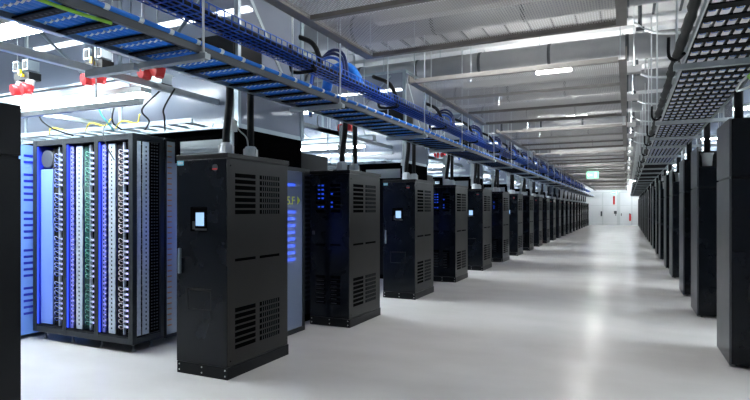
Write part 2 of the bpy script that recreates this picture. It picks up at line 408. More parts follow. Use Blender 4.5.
# ---------------------------------------------------------------- split cabinets (right row and the one at the left edge)
def split_cabinet(loc, label, low=False, w=.72, dp=.86, h=2.58, group='black cabinets of the right row', mirror=1, cover=None):
    cover = cover or graycover
    """cover faces the aisle (local -x when mirror=1)"""
    t = thing('tall_cabinet', label, 'cabinet', loc, group)
    X = lambda a, b: (a, b) if mirror == 1 else (-b, -a)
    x0, x1 = X(.02, w)
    if low:
        MB().box(x0, x1, .02, dp * .62, .06, 2.29).build('front_body', black, t, .004)
        MB().box(x0, x1, dp * .62, dp, .06, h - .02).build('rear_body', black, t, .004)
        c = MB().tube([(.16 * mirror, .24, 2.29), (.16 * mirror, .24, 2.31), (.16 * mirror, .24, 2.46), (.16 * mirror, .24, 2.5)], .06, 14, radii=[.05, .065, .075, .09])
        c.build('cable_gland', white_pl, t)
        x2, x3 = X(.3, w - .05)
        v = MB(); vents(v, 'y', x2, x3, .5, 1.25, 12, .02); v.build('front_vent', slot_lt, t)
    else:
        MB().box(x0, x1, .02, dp, .06, h).build('body', black, t, .004)
    f = MB().box(x0, x1, .004, .02, .03, 1.955).box(x0, x1, .004, .02, 1.975, 2.27 if low else h - .01)
    f.build('front_door', door_m, t, .003)
    a0, a1 = X(0, .02)
    MB().box(a0, a1, 0, dp, .025, 1.955).build('side_cover', cover, t, .002)
    MB().box(a0, a1, 0, dp, 1.975, h).build('upper_side_cover', cover, t, .002)
    for xx in (.07, w - .07):
        for yy in (.09, dp - .09):
            xa, xb = X(xx - .03, xx + .03)
            MB().tube([(mirror * xx - .012, yy, .03), (mirror * xx + .012, yy, .03)], .03, 12).box(xa, xb, yy - .02, yy + .02, .045, .06).build('caster', rail_m, t)
    return t
RYX = 0.96
TA = split_cabinet((RYX, 6.62, 0), 'nearest tall black cabinet of the right row reaching the frame edge')
TB = split_cabinet((RYX, 9.47, 0), 'second black cabinet of the right row with a white gland on its lower front', low=True)
n = 2
for k in range(0, 11):
    for kind, yy in (('A', 6.62 + 5.06 * k), ('B', 9.47 + 5.06 * k)):
        if k == 0: continue
        if yy > 58: continue
        # the run of the right row: plain tall ones and stepped ones alternate
        dup(TA if kind == 'A' else TB, (RYX, yy, 0), '%s cabinet of the right row, %s' % (ORD[n], 'plain and full height' if kind == 'A' else 'stepped top with white gland')); n += 1
EDGE = split_cabinet((RX, 1.28, 0), 'black cabinet cut off by the left edge of the photo', w=.9, dp=.86, h=2.29, group='black cabinets of the left row', mirror=-1, cover=black)

# ---------------------------------------------------------------- open server racks
def open_rack(loc, label, detail=True, flip=False, solid=False):
    """three open bays, 1.76 wide (x), 0.78 deep (y), 2.5 high; origin front right corner on the floor"""
    t = thing('server_rack', label, 'server rack', loc, 'open racks on the cold aisle')
    W, D_, H = 1.76, .46, 2.5
    p = .07
    fr = MB()
    bays = [(-W + i * .583, -W + (i + 1) * .583) for i in range(3)]
    for i in range(4):
        x = -W + i * .5633
        fr.box(x, x + p, 0, .06, .10, H)
        fr.box(x, x + p, D_ - .06, D_, .10, H)
    fr.box(-W + p, 0, 0.001, .06, .10, .17).box(-W + p, 0, 0.001, .06, H - .07, H - .001).box(-W + p, 0, D_ - .06, D_ - .001, .10, .17).box(-W + p, 0, D_ - .06, D_ - .001, H - .07, H - .001)
    fr.box(-.07, -.001, .06, D_ - .06, .10, .17).box(-.07, -.001, .06, D_ - .06, H - .07, H - .001)
    fr.box(-W + .001, -W + .07, .06, D_ - .06, .10, .17).box(-W + .001, -W + .07, .06, D_ - .06, H - .07, H - .001)
    fr.build('frame', frame_m, t, .003)
    MB().box(-W + .01, -.01, .01, D_ - .01, .165, .185).build('base_plate', black, t)
    MB().box(-W + .04, -.04, .03, D_ - .03, H - .02, H + .0).build('top_plate', frame_m, t)
    ft = MB()
    for x in (-W + .1, -W + .62, -.62, -.1):
        ft.tube([(x, .1, 0), (x, .1, .02), (x, .1, .10)], .02, 8, radii=[.03, .012, .012])
        ft.tube([(x, D_ - .1, 0), (x, D_ - .1, .02), (x, D_ - .1, .10)], .02, 8, radii=[.03, .012, .012])
    ft.build('levelling_feet', galv, t)
    MB().box(-W + .08, -.05, D_ - .03, D_ - .012, .19, H - .08).build('back_panel', void, t)
    for i in range(3):
        x0 = -W + i * .5633 + p
        MB().box(x0, x0 + .012, .02, D_ - .06, .19, H - .07).build('side_liner', blue_lit_dark, t)
        MB().box(x0 + .001, x0 + .011, .008, .02, .2, H - .08).build('light_strip', led_blue, t)
        if i == 0:
            q = MB().box(x0 + .014, x0 + .235, .05, .08, .20, 2.14).build('blanking_panel', blue_lit_pale, t); q['label'] = 'blanking panel with pale blue light put into its colour'
            MB().tube([(x0 + .13, .05, 2.27), (x0 + .13, .13, 2.27)], .11, 24).build('fan', rail_m, t)
        if i:
            for a, b in ((x0 + .014, x0 + .066), (x0 + .12, x0 + .225)):
                q = MB().box(a, b, .045, .06, .19, H - .10)
                for j in range(44):
                    z = .24 + j * .049
                    q.box((a + b) / 2 - .007, (a + b) / 2 + .007, .042, .046, z, z + .02, 1)
                q.build('perforated_strip', [blue_lit_steel if a < x0 + .05 else strip_m, void], t)
            q = MB()
            for j in range(34):
                z = .27 + j * .062
                q.box(x0 + .075, x0 + .11, .03, .05, z, z + .022); q.box(x0 + .080, x0 + .098, .026, .03, z + .006, z + .016, 1)
            q.build('connector_column', [navy_m, led_violet], t)
        q = MB()
        for j in range(8):
            xx = x0 + .245 + j * .012
            q.tube([(xx, .06 + .01 * (j % 3), .2), (xx + .004, .07, 1.2), (xx, .06 + .01 * (j % 2), H - .1)], .006, 5)
        q.build('cable_harness', mat('dark_teal_lead', (.006, .06, .055), .5) if i == 1 else rubber, t)
        MB().box(x0 + .352, x0 + .366, .05, .08, .19, H - .09).build('rack_rail', strip_m, t)
        MB().box(x0 + .24, x0 + .35, .16, .17, .19, H - .08).build('bay_divider', void, t)
    # side: inner strips, door mesh and rail seen through the open side
    q = MB().box(-.018, -.01, .075, .125, .19, H - .08).box(-.018, -.01, .15, .24, .19, H - .08)
    for j in range(44):
        z = .24 + j * .049
        q.box(-.0105, -.008, .19, .205, z, z + .022, 1)
    q.build('side_strip', [strip_m, void], t)
    q = MB()
    for j in range(60):
        z = .22 + j * .037
        for yy in (.27, .31, .35): q.box(-.012, -.009, yy, yy + .022, z, z + .016)
    q.build('perforated_liner', slot_lt, t)
    MB().box(-.02, -.012, .25, .39, .19, H - .08).build('side_liner', void, t)
    return t
RK = open_rack((-5.05, 4.36, 0), 'black open rack with three bays of cabled servers left of the nearest cabinet')

# individual servers in the three bays
def server_mesh(j, var):
    b = MB()
    b.box(0, .13, .03, .38, 0, .034, 0)                       # chassis
    b.box(.0, .05, .022, .03, .004, .030, 1)                 # grey faceplate
    b.box(.058, .080, .016, .03, .006, .026, 2)              # light
    b.box(.085, .128, .020, .03, .006, .016, 3)
    # jumper lead curling to the harness
    b.tube(smooth_path([(.01, .02, .02), (-.03, -.01, .03 + .01 * var), (-.075, .02, .0), (-.10, .05, .02)], 3), .0032, 5, 4)
    b.tube(smooth_path([(.03, .02, .012), (-.02, .0, -.01), (-.06, .01, .02), (-.10, .06, -.01)], 3), .0028, 5, 5)
    return b
lead_sets = {0: [(0.5, 0.6, .9), (.03, .12, .75)], 1: [(0.22, .55, .45), (.02, .25, .22)], 2: [(.65, .65, .75), (.7, .55, .6)]}
BAYW = ['leftmost', 'middle', 'rightmost']
for i in range(3):
    m1 = mat('jumper_%d' % i, lead_sets[i][0], .5); m2 = mat('jumper_dark_%d' % i, lead_sets[i][1], .5)
    mm = [server_mesh(0, v).mesh('server', [black, strip_m, led_violet, [led_dot, copper, led_violet][v % 3], m1, m2]) for v in range(3)]
    x0 = -5.05 - 1.76 + i * .5633 + .07
    c = 0
    for g in range(4):
        for j in range(8):
            z = .27 + g * .55 + j * .062
            if z > 2.34: break
            o = bpy.data.objects.new('server', mm[(j + g) % 3]); COL.objects.link(o)
            o.location = (x0 + .358, 4.36 + .03, z)
            tag(o, '%s slim server up from the bottom of the %s bay of the open rack' % (ORD[g * 8 + j], BAYW[i]), 'server', 'servers in the %s bay of the open rack' % BAYW[i])

# small green and yellow clutter at the rack top, side panel with clips
t = thing('side_panel', 'grey frosted panel with copper clips between the open rack and nearest cabinet', 'panel', (-5.05, 4.85, 0))
MB().box(-.02, 0, 0, .62, .12, 2.46).build('frosted_sheet', clip_panel, t)
q = MB()
for j in range(34):
    z = .22 + j * .066
    q.box(0, .008, .02, .08, z, z + .016); q.box(0, .008, .20, .27, z, z + .016)
q.build('clips', copper, t)
MB().box(-.04, .01, -.01, 0, .1, 2.5).box(-.04, .01, .62, .66, .1, 2.5).box(-.04, .01, 0, .62, .08, .12).box(-.04, .01, 0, .62, 2.46, 2.5).build('frame', frame_m, t)

t = thing('blue_lit_rack', 'closed rack with pale blue glow put into its door and side between the left edge cabinet and the open rack', 'server rack', (-6.9, 4.2, 0))
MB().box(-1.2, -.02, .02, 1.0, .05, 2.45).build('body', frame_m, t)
MB().box(-.02, 0, .02, 1.0, .05, 2.45).build('side_panel', mat('blue_painted_glow', (.16, .30, .75), .35, emit=(.15, .35, 1.0), es=.10), t)  # blue glow put into the panel by colour and emission
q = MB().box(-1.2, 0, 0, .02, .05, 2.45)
q.build('door', mat('blue_painted_glow', (.16, .30, .75), .35, emit=(.15, .35, 1.0), es=.10), t)  # same painted glow on the door, no lamp behind it
q = MB()
for j in range(26):
    if j % 6 == 5: continue
    z = .3 + j * .08
    q.box(-.5, -.36, -.004, 0, z, z + .03); q.box(-.2, -.10, -.004, 0, z, z + .03); q.box(0, .003, .10, .22, z, z + .03); q.box(0, .003, .36, .5, z, z + .03)
q.build('door_slots', blue_lit_dark, t)
MB().box(-.04, -.02, -.01, .0, .1, 2.4).build('light_strip', led_blue, t)

# further racks down the hall (same open rack, no single servers visible)
for k in range(1, 5):
    dup(RK, (-5.05, 4.36 + 5.06 * k, 0), 'open rack deep behind the left row, %s aisle beyond the nearest' % ORD[k])
t0 = None
for k in range(0, 6):
    lab = 'dark rack row with blue front lights behind the left row, %s from the camera' % ORD[k]
    if t0 is None:
        t0 = thing('rack_row', lab, 'server rack', (-4.25, 6.5, 0), 'rack rows facing away from the camera')
        MB().box(-6.0, 0, 0, 0.85, .1, 2.45).build('body', black, t0)
        MB().box(-6.0, 0, 0.02, .83, 0, .1).build('plinth', void, t0)
        q = MB()
        for i in range(10): q.box(-5.9 + i * .6, -5.86 + i * .6, .85, .87, .3, 2.3)
        q.build('light_strip', led_blue, t0)
        q = MB()
        for j in range(28): q.box(.0, .006, .12, .32, .3 + j * .07, .33 + j * .07); q.box(.0, .006, .45, .7, .3 + j * .07, .33 + j * .07)
        q.build('end_slots', slot_lt, t0)
    else: dup(t0, (-4.25, 6.5 + 5.06 * k, 0), lab)

# ---------------------------------------------------------------- hot aisle enclosures
def enclosure(i):
    lab = '%s polycarbonate hot aisle enclosure from the camera behind the left row' % ORD[i]
    t = thing('aisle_enclosure', lab, 'enclosure', (-3.98, 4.87, 0), 'polycarbonate enclosures behind the left row')
    L, D_ = 9.0, 1.31; zt = 4.4
    MB().box(-.95, 0, 0, D_, 2.19, 2.56).box(-L, -.95, 0, D_, 2.52, 2.559).build('header', void, t)
    MB().box(-L, -.05, 0, .012, 2.60, zt).build('front_sheet', poly, t)
    MB().box(-.012, 0, .03, D_ - .03, 2.60, zt).build('end_sheet', poly, t)
    MB().box(-L, -.05, D_ - .012, D_, 2.60, zt).build('rear_sheet', poly, t)
    f = MB().box(-.03, .02, D_ - .03, D_ + .03, 2.56, zt).box(-.03, .02, -.02, .03, 2.56, zt)
    for x in (-.05, -1.9, -3.8, -5.7, -7.6):
        f.box(x, x + .05, -.01, .03, 2.56, zt); f.box(x, x + .05, D_ - .03, D_ + .01, 2.56, zt)
    f.box(-L, 0, -.012, .02, 2.56, 2.61).box(-.02, .01, 0, D_, 2.56, 2.61).box(-L, 0, -.012, .02, zt - .05, zt).box(-.02, .01, 0, D_, zt - .05, zt)
    f.bar((-.005, .05, 4.3), (-.005, D_ - .1, 2.95), .02, .05)
    f.bar((-.3, -.01, 4.3), (-1.7, -.01, 3.0), .05, .02); f.bar((-3.7, -.01, 4.3), (-2.0, -.01, 3.0), .05, .02)
    f.build('frame', rail_far, t)
    MB().box(-.75, -.02, -.06, -.012, 3.28, 3.62).box(0.0, .012, 0, .42, 3.28, 3.58).build('upper_header', black, t)
    MB().box(-.85, -.10, -.012, 0, 2.26, 2.44).build('light_window', mat('pale_window', (.30, .34, .36), .4), t)
    # end door of the hot aisle
    d = MB().box(-.02, 0, .22, D_ + .02, .06, 2.14).build('door', polydoor, t)
    MB().box(-.03, .012, .18, .22, .03, 2.19).box(-.03, .012, D_ + .02, D_ + .07, .03, 2.19).box(-.03, .012, .18, D_ + .07, .0, .06).box(-.03, .012, .18, D_ + .07, 2.14, 2.19).build('door_frame', frame_m, d)
    q = MB()
    for zz in [(.95 + j * .09) for j in range(12)]:
        if 1.22 < zz < 1.3 or 1.62 < zz < 1.86: continue
        q.box(-.06, -.05, .85, 1.24, zz, zz + .04)
    q.build('aisle_lights', mat('blue_aisle_light', (0, 0, .1), .5, emit=(.03, .10, 1.0), es=2.6), t)
    # door sign  5.F and an arrow
    return t, d
E0, dd = enclosure(0)
def sign_text(parent):
    s = bpy.data.curves.new('aisle_sign', 'FONT'); s.body = '5.F'; s.size = .15; s.extrude = .001
    s.align_x = 'LEFT'
    s.materials.append(mat('sign_yellow', (.62, .72, .05), .5))
    tmp = bpy.data.objects.new('sign_curve', s); COL.objects.link(tmp)
    bpy.context.view_layer.update()
    me = bpy.data.meshes.new_from_object(tmp.evaluated_get(bpy.context.evaluated_depsgraph_get()))
    bpy.data.objects.remove(tmp)
    o = bpy.data.objects.new('aisle_sign', me); COL.objects.link(o); o.parent = parent
    o.rotation_euler = (PI / 2, 0, PI / 2); o.location = (.006, .96, 1.70)
    o['label'] = 'yellow-green aisle code on the door'
    MB().quad([(.006, 1.205, 1.70), (.006, 1.27, 1.755), (.006, 1.205, 1.81)]).build('sign_arrow', mat('sign_yellow', (.62, .72, .05), .5), parent)
for i in range(1, 7):
    dup(E0, (-3.98, 4.87 + 5.06 * i, 0), '%s polycarbonate hot aisle enclosure from the camera behind the left row' % ORD[i])
sign_text(dd)

# ---------------------------------------------------------------- cold aisle services: busbars, plugs, luminaires, struts
def busbar(i, yc, z, x1=-4.0, x0=-13.5):
    lab = 'grey horizontal busbar trunking in the %s' % i
    o = MB().box(x0, x1, yc - .07, yc + .07, z, z + .09).box(x0, x1, yc - .1, yc + .1, z + .09, z + .11).box(x0, x1, yc - .075, yc + .075, z - .012, z, 1)
    return tag(o.build('busbar', [rail_far, rail_m]), lab, 'busbar', 'busbars over the racks')
def plug_pair(x, y, z, label):
    t = thing('power_socket', label, 'power socket', (x, y, z), 'red sockets hanging under the busbars')
    MB().box(-.13, .13, -.07, .07, .02, .10).build('tap_off_box', rubber, t)
    for sx in (-.085, .085):
        MB().tube([(sx, -.02, .02), (sx, -.04, -.05)], .045, 12).build('socket_collar', white_pl, t)
        MB().tube([(sx, -.04, -.05), (sx, -.05, -.15)], .05, 12, radii=[.055, .04]).tube([(sx, -.02, -.07), (sx - .02, -.11, -.09)], .06, 14).build('red_cap', red_pl, t)
        MB().box(sx - .045, sx + .045, -.085, .05, .12, .23).build('meter_window', rail_far, t)
        MB().box(sx - .03, sx + .03, -.092, -.085, .135, .215).build('meter_glass', rubber, t)
    MB().box(-.015, .015, -.1, -.07, .07, .13).box(.03, .05, -.1, -.07, .05, .08).build('breaker_toggle', yellow, t)
    MB().tube([(0, .0, .17), (0, 0, ZC - z - .04)], .007, 5).build('hanger', galv, t)
    return t
AI = ['nearest cold aisle', 'second cold aisle', 'third cold aisle', 'fourth cold aisle', 'fifth cold aisle', 'sixth cold aisle']
for k in range(6):
    yo = 5.06 * k
    busbar(AI[k], 4.14 + yo, 2.93, x1=-4.30)
    g = 'tube luminaires over the cold aisles'
    luminaire(-6.8, -4.46, 4.02 + yo, 2.80, 'long bright tube lamp low over the %s beside the cabinets' % AI[k], g)
    luminaire(-11.8, -7.0, 4.02 + yo, 2.80, 'long bright tube lamp low over the %s deep in the hall' % AI[k], g)
    luminaire(-8.5, -5.0, 3.34 + yo, 3.4, 'wide bright lamp high over the %s' % AI[k], g, wd=.26)
    luminaire(-8.5, -4.3, 5.5 + yo, 4.15, 'tube lamp high inside the enclosure beyond the %s' % AI[k], g)
P = [(-6.12, 3.86, 3.06, 'pair of red sockets under grey meter boxes at the far left'), (-4.95, 3.86, 3.06, 'pair of red sockets in the middle of the nearest busbar'),
     (-4.14, 3.86, 3.05, 'pair of red sockets nearest to the blue cable ladder')]
pp = plug_pair(*P[0])
for a in P[1:]: dup(pp, a[:3], a[3])
dup(pp, (-4.3, 8.12, 3.1), 'pair of red and white sockets above the second cabinet')
dup(pp, (-4.3, 13.2, 3.1), 'pair of red sockets above the fourth cabinet')
dup(pp, (-6.0, 3.1, 3.3), 'pair of red sockets with yellow toggles set back above the left edge cabinet')

# strut channels and small ladders over the racks
def channel(p0, p1, label, wd=.041, ht=.041, m=None):
    b = MB().bar(p0, p1, wd, ht)
    for f_ in (.12, .88):
        x_ = p0[0] + (p1[0] - p0[0]) * f_; y_ = p0[1] + (p1[1] - p0[1]) * f_
        b.tube([(x_, y_, p0[2]), (x_, y_, ZC)], .008, 5)
    o = b.build('strut_channel', m or galv)
    return tag(o, label, 'strut', 'galvanised strut channels over the racks')
channel((-4.28, 1.2, 2.87), (-4.28, 7.9, 2.87), 'galvanised strut running lengthwise over the open rack towards the second cabinet', .06, .06)
channel((-4.25, 3.2, 2.81), (-3.66, 3.2, 2.81), 'short galvanised strut joining the blue cable ladder hanger to the lengthwise strut', .06, .06)
channel((-5.7, 2.0, 2.66), (-5.7, 7.0, 2.66), 'galvanised strut running lengthwise over the middle bay of the open rack', .05, .05)
channel((-7.6, 2.2, 2.66), (-7.6, 7.0, 2.66), 'galvanised strut running lengthwise beyond the open rack', .05, .05)
channel((-9.0, 3.55, 2.62), (-4.0, 3.55, 2.62), 'galvanised strut crossing in front of the open rack top', .05, .05)
channel((-9.0, 4.95, 2.70), (-4.0, 4.95, 2.70), 'galvanised strut crossing behind the open rack top', .05, .05)
for k in range(1, 6):
    yo = 5.06 * k
    channel((-4.28, 2.0 + yo, 2.87), (-4.28, 7.5 + yo, 2.87), 'lengthwise galvanised strut above the racks of the %s' % AI[k], .06, .06)
    channel((-9, 2.9 + yo, 2.62), (-4.0, 2.9 + yo, 2.62), 'cross strut above the racks of the %s' % AI[k], .05, .05)
    channel((-9, 4.3 + yo, 2.70), (-4.0, 4.3 + yo, 2.70), 'rear cross strut above the racks of the %s' % AI[k], .05, .05)
def small_tray(k, yc, z):
    t = thing('cable_tray', 'small galvanised cable tray lying over the rack tops of the %s' % AI[k], 'cable tray', (-4.2, yc, z), 'small trays over the rack tops')
    for s in (-1.2, -4.4): MB().tube([(s, -.17, 0), (s, -.17, ZC - z)], .008, 5).build('threaded_rod', galv_lt, t)
    for s in (-.16, .16): MB().box(-5.5, 0, s - .01, s + .01, 0, .05).build('side_rail', rail_far, t)
    for i in range(22): MB().box(-5.4 + i * .25, -5.36 + i * .25, -.15, .15, .005, .025).build('rung', galv, t)
    return t
T0 = small_tray(0, 4.55, 2.56)
for k in range(1, 6): dup(T0, (-4.2, 4.55 + 5.06 * k, 2.56), 'small galvanised cable tray lying over the rack tops of the %s' % AI[k])
R_ = random.Random(3)
def loose_cable(pts, r, m, label, cat='cable', name='cable'):
    return tag(MB().tube(smooth_path(pts, 5), r, 7).build(name, m), label, cat)
loose_cable([(-5.75, 4.3, 2.56), (-5.6, 4.25, 2.63), (-5.45, 4.32, 2.60), (-5.3, 4.28, 2.66)], .007, yellow, 'short yellow cable over the rack between the first and middle bays')
loose_cable([(-5.25, 4.3, 2.55), (-5.1, 4.26, 2.62), (-4.95, 4.33, 2.60), (-4.85, 4.28, 2.68)], .007, yellow, 'short yellow cable above the right bay of the open rack')
loose_cable([(-6.4, 4.3, 2.55), (-6.3, 4.26, 2.62), (-6.1, 4.33, 2.58)], .007, yellow, 'short yellow cable above the leftmost rack bay')
loose_cable([(-4.95, 4.1, 2.86), (-4.97, 4.05, 2.72), (-5.05, 4.1, 2.58), (-5.15, 4.3, 2.53)], .009, rubber, 'black cable curling from the busbar down to the open rack')
loose_cable([(-5.3, 4.1, 2.86), (-5.3, 4.15, 2.70), (-5.27, 4.2, 2.62), (-5.28, 4.3, 2.53)], .008, teal, 'teal cable hanging from the busbar onto the open rack')
loose_cable([(-6.2, 4.1, 2.86), (-6.28, 4.1, 2.72), (-6.2, 4.2, 2.6), (-6.1, 4.4, 2.53)], .009, rubber, 'black cable dropping behind the left edge cabinet onto the rack')
loose_cable([(-4.35, 4.1, 2.86), (-4.5, 4.0, 2.66), (-4.62, 4.2, 2.58), (-4.9, 4.4, 2.53)], .009, rubber, 'black cable slanting down beside the nearest cabinet top')
loose_cable([(-4.15, 4.1, 2.86), (-4.25, 4.05, 2.66), (-4.4, 4.2, 2.6), (-4.6, 4.4, 2.5)], .009, rubber, 'black cable slanting steeply beside the nearest cabinet top')
loose_cable([(-5.35, 4.25, 2.6), (-5.33, 4.2, 2.5), (-5.31, 4.25, 2.32), (-5.33, 4.35, 2.2)], .007, rail_m, 'grey cable hanging down in front of the middle rack bay')

# ---------------------------------------------------------------- left cable ladder with blue cables
LZ = 2.875; LX0, LX1 = -3.60, -3.02
YS, YF = 0.3, 58.0
t = thing('cable_ladder', 'long cable ladder full of blue cables above the left row of cabinets', 'cable ladder', (0, 0, LZ))
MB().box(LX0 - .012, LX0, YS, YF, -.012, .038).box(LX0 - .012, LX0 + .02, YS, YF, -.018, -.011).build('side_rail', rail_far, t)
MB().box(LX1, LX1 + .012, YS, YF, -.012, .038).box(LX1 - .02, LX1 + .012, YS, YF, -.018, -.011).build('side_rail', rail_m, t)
rung = MB().box(LX0, LX1, -.035, .035, -.010, .006)
for j in range(11):
    x = LX0 + .035 + j * .052
    rung.box(x, x + .022, -.016, .006, -.0135, -.011, 1)
rme = rung.mesh('rung', [rung_m, slot_lt])
y = YS + .1; cnt = 0; rest = MB()
while y < YF:
    if cnt < 100:
        o = bpy.data.objects.new('rung', rme); COL.objects.link(o); o.parent = t; o.location = (0, y, 0)
    else: rest.box(LX0, LX1, y - .045, y + .045, -.012, .008)
    cnt += 1; y += .30
o = rest.build('rung', rung_m, t); o['kind'] = 'stuff'
bundles = 9
tt = ['outermost', 'second', 'third', 'fourth', 'middle', 'sixth', 'seventh', 'eighth', 'innermost']
for j in range(bundles):
    x = LX0 + .045 + j * .0605
    b = MB(); pts = []; y = YS
    while y < YF:
        pts.append((x + R_.uniform(-.004, .004), y, LZ + .042 + R_.uniform(-.003, .003))); y += .6
    b.tube(pts, .031, 8)
    o = tag(b.build('cable_bundle', blue_cable), '%s bright blue cable bundle on the cable ladder, counted from the racks side' % tt[j], 'cable bundle', 'blue bundles on the cable ladder')
    q = MB(); y = YS + .25
    while y < 30: q.tube([(x, y - .009, LZ + .041), (x, y + .009, LZ + .041)], .0345, 8, caps=False); y += .30
    q.build('cable_ties', tie_m, o)['kind'] = 'stuff'
b = MB().tube([(LX1 + .012, YS, LZ + .055), (LX1 + .012, 20, LZ + .055), (LX1 + .012, YF, LZ + .055)], .018, 8)
o = tag(b.build('cable_bundle', blue_cable), 'thin blue cable clipped along the aisle side rail of the left ladder', 'cable bundle')
q = MB(); y = YS + .2
while y < 40: q.tube([(LX1 + .012, y - .02, LZ + .055), (LX1 + .012, y + .02, LZ + .055)], .021, 8, caps=False).box(LX1 - .01, LX1 + .02, y - .012, y + .012, LZ + .035, LZ + .075); y += .27
q.build('white_clips', tie_m, o)['kind'] = 'stuff'
loose_cable([(LX1 - .03, 1.6, LZ - .03), (LX1 - .03, 2.1, LZ - .035), (LX1 - .01, 2.45, LZ - .03)], .012, green_y, 'green and yellow earth cable along the near end of the blue ladder')
for j, yy in enumerate((1.75, 2.2, 2.9, 3.6)):  # pale pieces for label strips and a lamp highlight on the rail
    tag(MB().box(LX0 + .0, LX0 + .05, yy, yy + .3, LZ - .03, LZ - .024).build('label_highlight_strip', galv_lt), '%s pale strip from the camera, label strip and painted highlight, under the racks side rail of the blue ladder' % ORD[j], 'strip', 'label and highlight strips of the blue ladder')

# ladder hangers: rod pair + cross strut
def trapeze(xa, xb, yy, z, top, label, group, ext=0.0, ext2=0.0, m=None):
    t = thing('trapeze_hanger', label, 'hanger', (0, yy, z), group)
    MB().box(xa - .06 - ext2, xb + .06 + ext, -.03, .03, -.075, -.03).build('cross_strut', m or galv, t)
    for x in (xa - .035, xb + .035):
        MB().tube([(x, 0, -.09), (x, 0, top - z)], .010, 6).build('threaded_rod', galv_lt, t)
        MB().box(x - .02, x + .02, -.02, .02, -.03, -.015).build('nut', galv_lt, t)
    return t
ys = [3.24]; k = 0
ys = sorted([3.24 + 5.06 * k for k in range(11)] + [5.45 + 5.06 * k for k in range(11)])
for i, yy in enumerate(ys):
    trapeze(LX0, LX1, yy, LZ, ZC - .02, '%s rod and strut hanger from the camera holding the blue ladder' % ORD[i], 'hangers of the blue cable ladder', .02)

# ---------------------------------------------------------------- blue wire basket tray
BX0, BX1, BZ, BHT = -3.57, -3.30, 3.32, .11
t = thing('wire_basket_tray', 'dark blue wire basket tray running above the blue cable ladder', 'cable tray', (0, 0, BZ))
b = MB()
for j in range(5):
    x = BX0 + j * (BX1 - BX0) / 4; b.bar((x, YS, 0), (x, YF, 0), .009, .009)
for z in (.05, BHT):
    for x in (BX0, BX1): b.bar((x, YS, z), (x, YF, z), .009, .009)
b.build('long_wires', blue_wire, t)
b = MB(); y = YS + .05
while y < YF:
    b.bar((BX0, y, 0), (BX1, y, 0), .009, .009); b.bar((BX0, y, 0), (BX0, y, BHT), .009, .009); b.bar((BX1, y, 0), (BX1, y, BHT), .009, .009)
    y += .10 if y < 16 else .3
o = b.build('cross_wires', blue_wire, t); o['kind'] = 'stuff'
for j, (x, m, nm) in enumerate(((-3.53, rubber, 'black cable bundle on the racks side of the wire basket'), (-3.47, rubber, 'second black cable bundle lying in the wire basket beside the black one'),
                                (-3.41, rubber, 'black cable bundle in the middle of the wire basket'), (-3.35, rubber, 'black cable bundle on the aisle side of the wire basket'))):
    pts = []; y = YS
    while y < YF: pts.append((x + R_.uniform(-.008, .008), y, BZ + .04 + R_.uniform(-.004, .006))); y += .5
    tag(MB().tube(pts, .030, 8).build('cable_bundle', m), nm, 'cable bundle')

# conduits curving out of the basket towards the enclosures, one set per cabinet
for i in range(20):
    yy = 2.95 + 2.53 * i
    o = MB().tube(smooth_path([(-3.30, yy - .12, BZ - .02), (-3.35, yy, BZ - .04), (-3.62, yy, BZ - .035), (-3.68, yy, BZ + .05), (-3.68, yy, BZ + .30)], 6), .022, 8).build('cable_waterfall', rubber)
    tag(o, '%s black curved cable bracket from the camera on the wire basket' % ORD[i], 'cable bracket', 'black brackets on the wire basket')
    o = MB().tube(smooth_path([(-3.55, yy + .5, BZ + .05), (-3.6, yy + .55, BZ + .25), (-3.75, yy + .6, BZ + .5), (-4.1, yy + .7, BZ + .68)], 6), .035, 8).build('conduit', rubber)
    tag(o, '%s thick black conduit from the camera rising out of the wire basket' % ORD[i], 'conduit', 'black conduits out of the wire basket')
    if i % 2 == 1 or i > 3:
        for j in range(3):
            o = MB().tube(smooth_path([(-3.5 + .04 * j, yy + .9 + .05 * j, BZ + .06), (-3.55, yy + 1.0 + .05 * j, BZ + .33 + .06 * j), (-3.8, yy + 1.05 + .05 * j, BZ + .42 + .06 * j), (-4.05 - .02 * j, yy + 1.1 + .05 * j, BZ + .25), (-4.1 - .02 * j, yy + 1.1 + .05 * j, BZ - .35)], 6), .022, 7).build('cable_bundle', navy_m if j else blue_wire)
            tag(o, '%s of three blue cable arcs over the wire basket at the %s cabinet' % (ORD[j], ORD[i]), 'cable bundle', 'blue cable arcs over the wire basket')
o = MB().tube(smooth_path([(-3.44, 6.85, 3.38), (-3.50, 6.86, 3.52), (-3.62, 6.88, 3.66), (-3.80, 6.92, 3.70), (-3.98, 6.95, 3.62), (-4.05, 6.97, 3.40)], 5), .075, 12).build('cable_bundle', blue_cable)
tag(o, 'thick royal blue cable bundle hanging beside the wire basket above the second cabinet', 'cable bundle')

